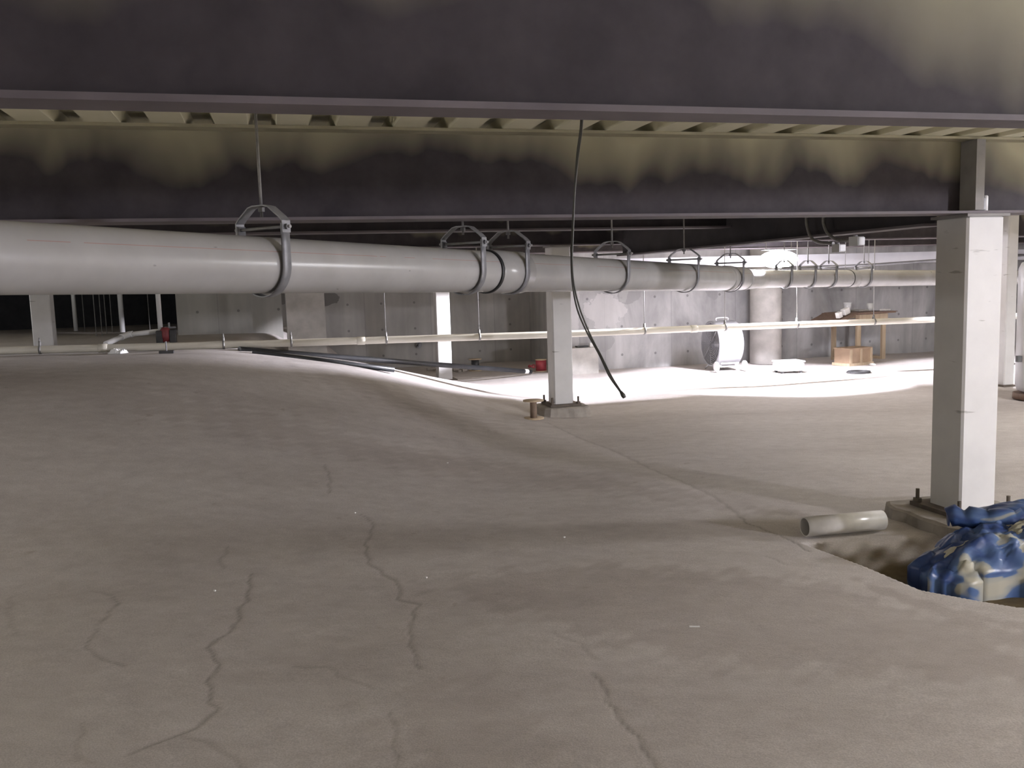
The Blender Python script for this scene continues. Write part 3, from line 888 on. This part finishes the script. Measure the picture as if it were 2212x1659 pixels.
# ------------------------------------------------------------------ spools
def spool(label, p, r, h, rc, core_mat, flange_mat, tf=.012, name='cable_spool', group=None):
    t = thing(name, label, 'spool', p, 0, group)
    def disc(z): return MB().lathe([(.02, z), (r, z), (r, z + tf), (.02, z + tf)], 28)
    disc(.002).build('flange', flange_mat, t, False, True); disc(h - tf).build('flange', flange_mat, t, False, True)
    MB().lathe([(rc, tf + .002), (rc, h - tf)], 24).build('core', core_mat, t, False, True)
    return t
p = on_floor(1153, 905); spool('empty wooden cable spool standing beside the middle column footing', p, .112, .205, .036, M['fibre'], M['ply'])
p = on_floor(1027, 801); spool('small spool with black core behind the black pipes, right of the bright column', p, .115, .21, .068, M['dark'], M['ply'])
p = on_floor(1169, 802); rs = spool('spool wound with red cable on the floor left of the middle column', p, .10, .205, .092, M['red'], M['ply'])
MB().tube([(-.16 + .05 * math.cos(a), .0 + .05 * math.sin(a), .09 + .02 * math.sin(2 * a)) for a in [2 * PI * i / 20 for i in range(20)]], .012, 8, closed=True).build('cable_coil', M['red'], rs, False, True)

# ------------------------------------------------------------------ black pipes on the mound
def lying_pipe(label, a, b, r):
    t = thing('black_pipe', label, 'pipe', a, 0, 'black pipes lying over the mound')
    MB().tube([a, b], r, 16).build('pipe_run', M['black'], t, smooth=True)
    return t, (b - a).normalized()
a = at_y(517, 755, 10.35); b = at_y(1147, 803, 14.4)
tA, dd = lying_pipe('long black pipe lying over the mound, reaching to the red spool', a, b, .036)
sleeve('end_sticker', b - dd * .13, dd, .09, .038, M['paper'], tA, .001)
a = at_y(545, 760, 10.25); b = at_y(852, 799, 10.55)
lying_pipe('shorter black pipe lying on the edge of the mound', a, b, .030)
bm = MB()
for i in range(9):
    q = on_floor(930 + i * 9 + random.uniform(-4, 4), 800 + random.uniform(0, 6))
    sz = random.uniform(.05, .13)
    bm.box(q + Vector((0, 0, sz * .25)), (sz, sz * .8, sz * .5), Matrix.Rotation(random.uniform(0, 3), 3, 'Z') @ Matrix.Rotation(random.uniform(-.3, .3), 3, 'X'))
tag(bm.build('rubble', M['pedestal']), 'loose rubble at the foot of the brightly lit column', 'rubble', kind='stuff')

# ------------------------------------------------------------------ drum fan
pf = on_floor(1560, 799)
axis_ang = math.radians(-168)
t = thing('drum_fan', 'large white drum fan on wheels in front of the lit wall', 'fan', pf + Vector((0, 0, 0)), axis_ang)
FR, FL, FZ = .365, .42, .43
RX_ = Matrix.Translation((-FL / 2, 0, FZ)) @ Matrix.Rotation(PI / 2, 4, 'Y')
prof = [(FR - .02, 0), (FR, .015), (FR + .006, .05), (FR, .09), (FR, FL - .09), (FR + .006, FL - .05), (FR, FL - .015), (FR - .02, FL), (FR - .03, FL), (FR - .03, .0), (FR - .02, 0)]
MB().lathe(prof[:-1] + [prof[0]], 56, RX_).build('drum', M['fan_grey'], t, False, True)
for s, nm in ((1, 'front'), (-1, 'rear')):
    bm = MB(); x = s * (FL / 2 - .012)
    for k in range(1, 13):
        r = (FR - .03) * k / 12
        bm.tube([(x, r * math.cos(a), FZ + r * math.sin(a)) for a in [2 * PI * i / 48 for i in range(48)]], .003, 6, closed=True)
    for k in range(8):
        a = 2 * PI * k / 8
        bm.tube([(x, .05 * math.cos(a), FZ + .05 * math.sin(a)), (x, (FR - .025) * math.cos(a), FZ + (FR - .025) * math.sin(a))], .004, 6)
    bm.build('grille', M['grille'], t, False, True)
bm = MB()
for k in range(6):
    a = 2 * PI * k / 6
    vs = []
    for rr, w in ((.06, .05), (.18, .10), (.31, .12)):
        for e in (-1, 1):
            vs.append((e * .045, rr * math.cos(a) - e * w * math.sin(a) * .9, FZ + rr * math.sin(a) + e * w * math.cos(a) * .9))
    bm.add(vs, [(0, 1, 3, 2), (2, 3, 5, 4)])
bm.build('fan_blades', M['grille'], t, False, True)
MB().lathe([(.0, -.1), (.08, -.1), (.085, 0), (.05, .12), (0, .13)], 24, Matrix.Translation((0, 0, FZ)) @ Matrix.Rotation(PI / 2, 4, 'Y')).build('motor_hub', M['grille'], t, False, True)
for s in (-1, 1):
    w = MB().lathe([(.02, -.022), (.072, -.022), (.082, -.012), (.082, .012), (.072, .022), (.02, .022)], 24, Matrix.Translation((s * (FL / 2 + .03), .30, .084)) @ Matrix.Rotation(PI / 2, 4, 'Y')).build('wheel', M['white'], t, False, True)
    MB().tube([(s * (FL / 2 - .06), .30, .084), (s * (FL / 2 - .06), .14, .10), (s * (FL / 2 - .06), -.14, .10), (s * (FL / 2 - .06), -.30, .012)], .014, 10).build('frame_rail', M['white'], t, False, True)
    MB().tube([(s * (FL / 2 - .06), .05, .075), (s * (FL / 2 - .06), .05, .1)], .02, 8).build('foot', M['dark'], t, False, True)
MB().tube([(-FL / 2 - .04, .30, .084), (FL / 2 + .04, .30, .084)], .010, 10).build('axle', M['white'], t, False, True)
MB().tube([(-.15, .28, .13), (.15, .28, .13)], .012, 10).build('cross_rail', M['white'], t, False, True)
MB().tube(smooth_path([Vector(p) for p in ((-.10, 0, FZ + FR - .002), (-.09, 0, FZ + FR + .04), (.09, 0, FZ + FR + .04), (.10, 0, FZ + FR - .002))], 6), .011, 8).build('handle', M['white'], t, False, True)

# ------------------------------------------------------------------ white box on the lit floor
p = on_floor(1703, 805)
t = thing('storage_box', 'low white box with small dark feet on the lit floor, right of the drum fan', 'box', p, math.radians(8))
MB().box((0, 0, .10), (.39, .30, .13), bev=.015).build('body', M['white'], t, False)
MB().box((0, 0, .178), (.41, .32, .024), bev=.008).build('lid', M['white'], t, False)
for sx in (-1, 1):
    for sy in (-1, 1):
        MB().lathe([(.022, 0), (.026, .03), (.02, .036)], 12, Matrix.Translation((sx * .15, sy * .11, 0))).build('foot', M['dark'], t, False)

# ------------------------------------------------------------------ work table with things on it
pt = on_floor(1868, 783); pt = Vector((pt.x + .1, pt.y + .55, 0))
TZ = Matrix.Rotation(math.radians(28), 3, 'Z')
t = thing('work_table', 'rough timber work table with a dark plywood top by the lit wall', 'table', pt, math.radians(28))
tw, td, th_ = .86, .62, .80
for sx in (-1, 1):
    for sy in (-1, 1):
        MB().box((sx * (tw / 2 - .12), sy * (td / 2 - .05), th_ / 2), (.085, .04, th_)).build('leg', M['wood'], t, False)
for sy in (-1, 1):
    MB().box((0, sy * (td / 2 - .008), th_ - .05), (tw - .16, .038, .09)).build('apron', M['wood'], t, False)
MB().box((.0, 0, th_ + .012), (tw + .12, td + .12, .02)).build('tabletop', M['wood_dark'], t, False)
for sx in (-1, 1):
    MB().box((sx * (tw / 2 - .12), 0, .03), (.09, td - .14, .05)).build('foot_board', M['wood'], t, False)
def on_table(x, y):
    return pt + TZ @ Vector((x, y, th_ + .0355))
def small_box(name, label, q, d, rz, mat, cat='box', group=None):
    return tag(MB().box(q + Vector((0, 0, d[2] / 2)), d, Matrix.Rotation(rz, 3, 'Z'), .004).build(name, mat), label, cat, group)
sheet = [(-.82, -.110), (-.66, -.058), (-.56, -.018), (-.50, 0), (-.1, .003), (.20, .001), (.47, 0)]
bm = MB(); k = len(sheet)
vs = [pt + TZ @ Vector((x, y, th_ + .0235 + z + e)) for e in (0, .010) for y in (-.42, .30) for x, z in sheet]
fs = []
for i in range(k - 1):
    fs += [(i, k + i, k + i + 1, i + 1), (2 * k + i, 2 * k + i + 1, 3 * k + i + 1, 3 * k + i), (i, i + 1, 2 * k + i + 1, 2 * k + i), (k + i, 3 * k + i, 3 * k + i + 1, k + i + 1)]
fs += [(0, 2 * k, 3 * k, k), (k - 1, 2 * k - 1, 4 * k - 1, 3 * k - 1)]
bm.add(vs, fs, True)
tag(bm.build('plywood_sheet', M['wood_dark']), 'dark thin plywood sheet sagging over the left end of the work table', 'sheet')
def tilted_box(label, x, y, d):
    rot = TZ @ Matrix.Rotation(-.30, 3, 'Y')
    z = np.interp(x, [p[0] for p in sheet], [p[1] for p in sheet])
    c = pt + TZ @ Vector((x, y, th_ + .0345 + float(z))) + rot @ Vector((0, 0, d[2] / 2 + .014))
    tag(MB().box(c, d, rot, .004).build('carton', M['paper']), label, 'box', 'cartons on the work table')
tilted_box('small white carton at the left end of the work table', -.73, -.24, (.085, .08, .095))
tilted_box('wider white carton on the work table, right of the small one', -.59, -.25, (.125, .09, .10))
q = on_table(-.27, .0)
t = thing('bucket', 'white bucket standing on the work table behind the cartons', 'bucket', q)
MB().lathe([(.050, 0), (.062, .15), (.055, .15), (.045, .01)], 24).build('body', M['white'], t, False, True)
MB().lathe([(.066, .15), (.066, .165), (0, .168)], 24).build('lid', M['white'], t, False, True)
q = on_table(.34, .05)
tag(MB().lathe([(.055, 0), (.055, .13), (.02, .13), (.02, .02)], 24, Matrix.Translation(q)).build('paper_roll', M['paper'], smooth=True), 'white paper roll standing at the right end of the work table', 'paper roll')
q = on_table(.40, -.22)
small_box('folded_cloth', 'white folded cloth at the right corner of the work table', q, (.16, .11, .03), .6, M['paper'], 'cloth')
small_box('board', 'flat grey board lying in the middle of the work table', on_table(.07, .05) + Vector((0, 0, .004)), (.26, .22, .025), .5, M['concrete'], 'board')
# crate under the table
p = on_floor(1842, 788)
t = thing('crate', 'brown wooden crate on the floor in front of the work table', 'crate', p, math.radians(28))
MB().box((0, 0, .15), (.50, .32, .24)).build('body', M['card'], t, False)
MB().box((0, 0, .025), (.56, .36, .045)).build('base', M['wood'], t, False)
for x in (-.235, .0, .235):
    MB().box((x, -.168, .15), (.045, .016, .24)).build('batten', M['wood'], t, False)
MB().box((0, 0, .28), (.52, .34, .018)).build('lid', M['card'], t, False)
p = on_floor(1884, 789)
tag(MB().lathe([(.05, 0), (.06, .012), (.03, .03), (0, .034)], 14, Matrix.Translation(p)).build('paper_scrap', M['paper'], smooth=True), 'white paper scrap on the floor beside the crate', 'paper')
p = on_floor(1854, 806)
bm = MB()
for k, r in enumerate((.17, .16)):
    bm.tube([(p.x + r * math.cos(a) + .01 * k, p.y + r * math.sin(a) * .9, p.z + .012 + .016 * k) for a in [2 * PI * i / 40 for i in range(40)]], .009, 8, closed=True)
tag(bm.build('hose_coil', M['dark'], smooth=True), 'dark coiled hose lying on the lit floor in front of the crate', 'hose')

# ------------------------------------------------------------------ things along the lit wall
p = at_b(1266, 800, 13.6); pg = w2g(p)
bm = MB(); gbox(bm, pg[0] - .30, w2g(at_b(1293, 780, 13.6))[0], 13.6, 13.995, -.03, .42)
tag(bm.build('concrete_plinth', M['concrete']), 'pale concrete plinth against the lit wall, right of the middle column', 'concrete plinth')
q = at_b(1262, 746, 13.75); q.z = .42
small_box('tool_tray', 'flat dark tool tray on the concrete plinth', q + Vector((-.04, 0, 0)), (.20, .12, .025), TH, M['dark'], 'tray')
small_box('small_carton', 'tiny white carton on the concrete plinth', q + Vector((.12, .0, 0)), (.075, .06, .07), TH, M['paper'])
q = on_floor(1330, 794)
tag(MB().box(q + Vector((0, 0, .03)), (.34, .06, .05), Matrix.Rotation(TH, 3, 'Z')).build('scrap_board', M['concrete']), 'short scrap board lying at the foot of the lit wall', 'board')
q = at_b(905, 745, 16.36)
t = thing('wall_pipe_stub', 'small steel pipe stub on the dark wall, left of the bright column', 'pipe stub', q)
MB().tube([q, q - g2w(0, .12, 0)], .03, 12).build('stub', M['galv'], t, smooth=True)
MB().tube([q + g2w(0, .012, 0), q - g2w(0, .015, 0)], .055, 16).build('flange', M['galv'], t, smooth=True)

# white tank at the right edge
p = at_y(2245, 842, 10.1); p.z = .05
t = thing('water_tank', 'white round-bottomed tank on a dark base at the right edge', 'tank', p)
MB().lathe([(.0, .02), (.15, .02), (.225, .05), (.25, .12), (.25, 1.44), (.22, 1.51), (.12, 1.55), (0, 1.56)], 40).build('body', M['tank'], t, False, True)
MB().lathe([(.27, -.05), (.27, .02), (.25, .02)], 32).build('base', M['wood_dark'], t, False, True)
MB().box((-.265, -.03, .42), (.05, .05, .07)).build('valve', M['dark'], t, False)

# ------------------------------------------------------------------ scrap pipe and tarp by the nearest column
pa_, pb_ = at_z(1742, 1163, .005), None
pa_ = Vector((pa_.x, pa_.y + .03, fz(pa_.x, pa_.y) + .062))
pb_ = at_y(1905, 1139, pa_.y + .10); pb_.z = pa_.z
t = thing('pipe_offcut', 'short white plastic pipe offcut lying on the slab left of the tarp', 'pipe', (pa_ + pb_) / 2)
ax_ = (pb_ - pa_).normalized()
bm = MB()
o = bm.lathe([(.050, 0), (.057, 0), (.057, (pb_ - pa_).length), (.050, (pb_ - pa_).length), (.050, 0)], 36, Matrix.Translation(pa_) @ ax_.to_track_quat('Z', 'Y').to_matrix().to_4x4())
bm.f = bm.f[:-2]; bm.flat = set()
bm.build('pipe_body', M['pvc_scrap'], t, smooth=True)

def ridged(x, y, s, seed):
    r = np.random.RandomState(seed); v = 0
    for k in range(5):
        a = r.rand() * PI; f = s * (1 + .8 * k); ph = r.rand() * 6
        wv = np.sin((x * math.cos(a) + y * math.sin(a)) * f + ph + 1.3 * np.sin((x * math.sin(a) - y * math.cos(a)) * f * .7 + ph * 2))
        v = v + (1 - np.abs(wv)) / (1 + .7 * k)
    return v / 2.6
def heap(name, mat, parent, cx, cy, rx, ry, hz, z0, seed, rot=0.0, amp=.06, power=2.1, tuck=0.0):
    n, k = 120, 44; vs = []
    rr = np.linspace(0, 1, k); th = np.linspace(0, 2 * PI, n, endpoint=False)
    for r in rr:
        for a in th:
            lobes = 1 + .10 * math.sin(3 * a + seed) + .06 * math.sin(7 * a + 2 * seed) + .03 * math.sin(15 * a + seed)
            over = r if r < .86 else .86 + (r - .86) * tuck
            x0, y0 = rx * over * lobes * math.cos(a), ry * over * lobes * math.sin(a)
            x, y = cx + x0 * math.cos(rot) - y0 * math.sin(rot), cy + x0 * math.sin(rot) + y0 * math.cos(rot)
            dome = max(0.0, 1 - r ** power) ** .55
            f = float(ridged(np.array(x), np.array(y), 9.0, seed)) - .45
            f2 = float(ridged(np.array(x), np.array(y), 26.0, seed + 5)) - .45
            zz = z0 + hz * dome + (amp * f + amp * .35 * f2) * min(1, (1 - r) * 3.0)
            vs.append((x + .03 * f2 * (r > .5), y - .06 * f * (r > .55), max(zz, z0)))
    fs = [(i * n + j, (i + 1) * n + j, (i + 1) * n + (j + 1) % n, i * n + (j + 1) % n) for i in range(k - 1) for j in range(n)]
    fs = [f[::-1] for f in fs]
    bm = MB(); bm.add(vs, fs)
    return bm.build(name, mat, parent, smooth=True)
tb = at_z(2120, 1265, -.1)
t = thing('tarp_heap', 'crumpled heap of blue and cream plastic tarp in front of the nearest column', 'tarp', tb)
heap('tarp_sheet', M['tarp'], t, 2.66, 4.47, .64, .32, .32, -.12, 3, .12, .085)
heap('tarp_sheet', M['tarp'], t, 2.27, 4.38, .30, .22, .22, -.12, 8, .3, .07)
heap('tarp_sheet', M['tarp'], t, 2.88, 4.27, .42, .24, .24, -.12, 15, -.1, .08)
heap('cream_sheet', M['cream'], t, 2.70, 4.46, .28, .14, .23, .0, 21, .2, .05)
heap('cream_sheet', M['cream'], t, 2.34, 4.40, .20, .10, .14, .0, 25, .4, .05)
heap('blue_sheet', M['blue'], t, 2.40, 4.53, .26, .15, .22, -.05, 12, .5, .06)
# rolled edge with its open blue end, cream flaps
ra, rb = at_y(2048, 1117, 4.62), at_y(2215, 1122, 4.5)
rp = [ra.lerp(rb, k / 12) + Vector((0, 0, .012 * math.sin(k * 1.7))) for k in range(13)]
MB().tube(rp, [.052 + .008 * math.sin(k * 2.1) for k in range(13)], 20).build('rolled_edge', M['tarp'], t, smooth=True)
MB().lathe([(.0, 0), (.046, 0), (.050, .006)], 24, Matrix.Translation(ra - (rb - ra).normalized() * .003) @ (rb - ra).normalized().to_track_quat('Z', 'Y').to_matrix().to_4x4()).build('roll_end', M['blue'], t, smooth=True)
def flap(name, mat, corners, depths, seed, amp=.015):
    P = [at_y(x, y, Y) for (x, y), Y in zip(corners, depths)]
    n = 22; vs = []
    for i in range(n + 1):
        for j in range(n + 1):
            s_, q_ = i / n, j / n
            p = (P[0] * (1 - s_) + P[1] * s_) * (1 - q_) + (P[3] * (1 - s_) + P[2] * s_) * q_
            f = float(ridged(np.array(p.x * 2), np.array(p.y * 2 + p.z * 2), 9.0, seed)) - .4
            vs.append(p + Vector((0, -amp * f, amp * 1.4 * f + .03 * math.sin(PI * s_) * math.sin(PI * q_))))
    k = n + 1
    fs = [(i * k + j, (i + 1) * k + j, (i + 1) * k + j + 1, i * k + j + 1) for i in range(n) for j in range(n)]
    bm = MB(); bm.add(vs, fs)
    o = bm.build(name, mat, t, smooth=True)
    sm = o.modifiers.new('thickness', 'SOLIDIFY'); sm.thickness = .006
    return o
flap('blue_flap', M['tarp'], [(2110, 1098), (2230, 1078), (2260, 1120), (2150, 1122)], [4.75, 4.65, 4.5, 4.55], 10)

# ------------------------------------------------------------------ dark opening at far left
def standpipe(px, w_px, Y, base_y, label):
    q = at_y(px, base_y, Y); z = fz(q.x, q.y)
    tag(MB().tube([(q.x, q.y, z - .01), (q.x, q.y, DECK_Z - .002)], w_px * Y / F_PX / 2, 16).build('standpipe', M['pvc_white'], smooth=True), label, 'pipe', 'white standpipes in the dark opening')
standpipe(165, 8.5, 16.6, 722, 'white standpipe in the dark opening, first right of the pale column')
standpipe(265, 10.5, 15.6, 716, 'white standpipe in the dark opening, between the other two')
standpipe(348, 10, 12.05, 730, 'white standpipe rising from the dark valve assembly')
for px, by, Y, lb in ((184, 722, 16.0, 'thin hanging rod right beside the first white standpipe'), (209, 735, 14.2, 'thin hanging rod, first of the cluster of four in the dark opening'),
                      (221, 728, 14.4, 'thin hanging rod, second of the cluster of four in the dark opening'), (231, 722, 14.7, 'thin hanging rod, third of the cluster of four in the dark opening'),
                      (243, 718, 15.0, 'thin hanging rod, fourth of the cluster of four in the dark opening'), (324, 712, 15.2, 'thin hanging rod between the second and third white standpipes')):
    q = at_y(px, by, Y)
    tag(MB().tube([(q.x, q.y, q.z), (q.x, q.y, DECK_Z - .002)], .0065, 6).build('hanging_rod', M['rod']), lb, 'rod', 'thin rods in the dark opening')
# white branch pipe with elbow
bp = [at_y(341, 716, 11.85), at_y(278, 722.5, 11.8), at_y(266, 727, 11.7), at_y(228, 743, 11.3)]
t = thing('branch_pipe', 'white branch pipe with elbow sloping down from the dark valve assembly', 'pipe', bp[0])
MB().tube(bp[:2], .034, 16).build('pipe_run', M['pvc_white'], t, smooth=True)
MB().tube(bp[2:], .034, 16).build('pipe_run', M['pvc_white'], t, smooth=True)
MB().tube(smooth_path([bp[1] + (bp[0] - bp[1]).normalized() * .05, bp[1], bp[2], bp[2] + (bp[3] - bp[2]).normalized() * .05], 6), .042, 16).build('elbow', M['pvc_white'], t, smooth=True)
# valve assembly
vq = at_y(358, 725, 11.75)
t = thing('valve_assembly', 'dark valve assembly with reddish bonnet beside the pale wall', 'valve', (vq.x, vq.y, fz(vq.x, vq.y)), TH)
hh = vq.z - t.location.z
MB().box((-.075, 0, hh - .03), (.085, .12, .20), bev=.01).build('flange_plate', M['dark'], t, False)
MB().box((.09, 0, hh - .01), (.085, .12, .18), bev=.01).build('flange_plate', M['dark'], t, False)
MB().lathe([(.05, -.10), (.07, -.03), (.07, .05), (.04, .09)], 18, Matrix.Translation((0, 0, hh + .02))).build('bonnet', M['valve_red'], t, False, True)
MB().box((.06, 0, hh + .105), (.15, .04, .025), bev=.006).build('handle', M['galv'], t, False)
MB().tube([(.05, 0, hh + .1), (.05, 0, hh + .17)], .014, 8).build('stem', M['galv'], t, False)
for x in (-.075, .09):
    MB().tube([(x, 0, -.01), (x, 0, hh - .12)], .02, 8).build('leg', M['dark'], t, False)
# stand under the thin pipe
sq = on_floor(360, 763)
t = thing('pipe_stand', 'small dark floor stand in front of the thin pipe, below the valve assembly', 'stand', sq, TH)
MB().box((0, 0, .012), (.15, .10, .03)).build('base', M['dark'], t, False)
MB().tube([(0, .0, .02), (0, 0, .13)], .008, 8).build('post', M['galv'], t, False)
sq = on_floor(255, 764)
bm = MB(); rnd = random.Random(4); n = 10; vs = []
for i in range(n):
    for j in range(n):
        e = min(i, j, n - 1 - i, n - 1 - j)
        vs.append((sq.x + (i - 4.5) * .018, sq.y + (j - 4.5) * .02, fz(sq.x + (i - 4.5) * .018, sq.y + (j - 4.5) * .02) + .003 + (rnd.uniform(.01, .06) if e > 0 else 0)))
bm.add(vs, [(i * n + j, (i + 1) * n + j, (i + 1) * n + j + 1, i * n + j + 1) for i in range(n - 1) for j in range(n - 1)], True)
tag(bm.build('plastic_scrap', M['pvc_white']), 'crumpled white plastic scrap on the mound under the thin pipe', 'scrap')

# small pale chips on the slab
for x, y, lb in ((767, 1109, 'tiny pale chip on the slab, left of the long crack'), (464, 1278, 'tiny pale chip on the slab in the lower left'), (921, 1249, 'tiny pale chip on the slab beside the second long crack'),
                 (1219, 1162, 'tiny pale chip on the slab below the middle column'), (967, 1001, 'tiny pale chip on the slab left of the wooden spool'), (1500, 1355, 'thin pale sliver on the dark patch of the slab')):
    q = on_floor(x, y)
    bm = MB(); r = .006 if x != 1500 else .004
    bm.box(q + Vector((0, 0, r * .6)), (r * 2 if x != 1500 else .045, r * 1.6, r * 1.2), Matrix.Rotation(.5 + x, 3, 'Z') if x != 1500 else Matrix.Rotation(-.1, 3, 'Z'), r * .25)
    tag(bm.build('concrete_chip', M['paper']), lb, 'chip', 'pale chips on the slab')

# ------------------------------------------------------------------ world and view
wd = bpy.data.worlds.new('world'); bpy.context.scene.world = wd
wd.use_nodes = True
wd.node_tree.nodes['Background'].inputs[0].default_value = (.02, .02, .024, 1)
wd.node_tree.nodes['Background'].inputs[1].default_value = 1.0
vs_ = bpy.context.scene.view_settings
vs_.view_transform = 'Standard'; vs_.look = 'None'; vs_.gamma = 1.0; vs_.use_curve_mapping = False
vs_.exposure = 0.0
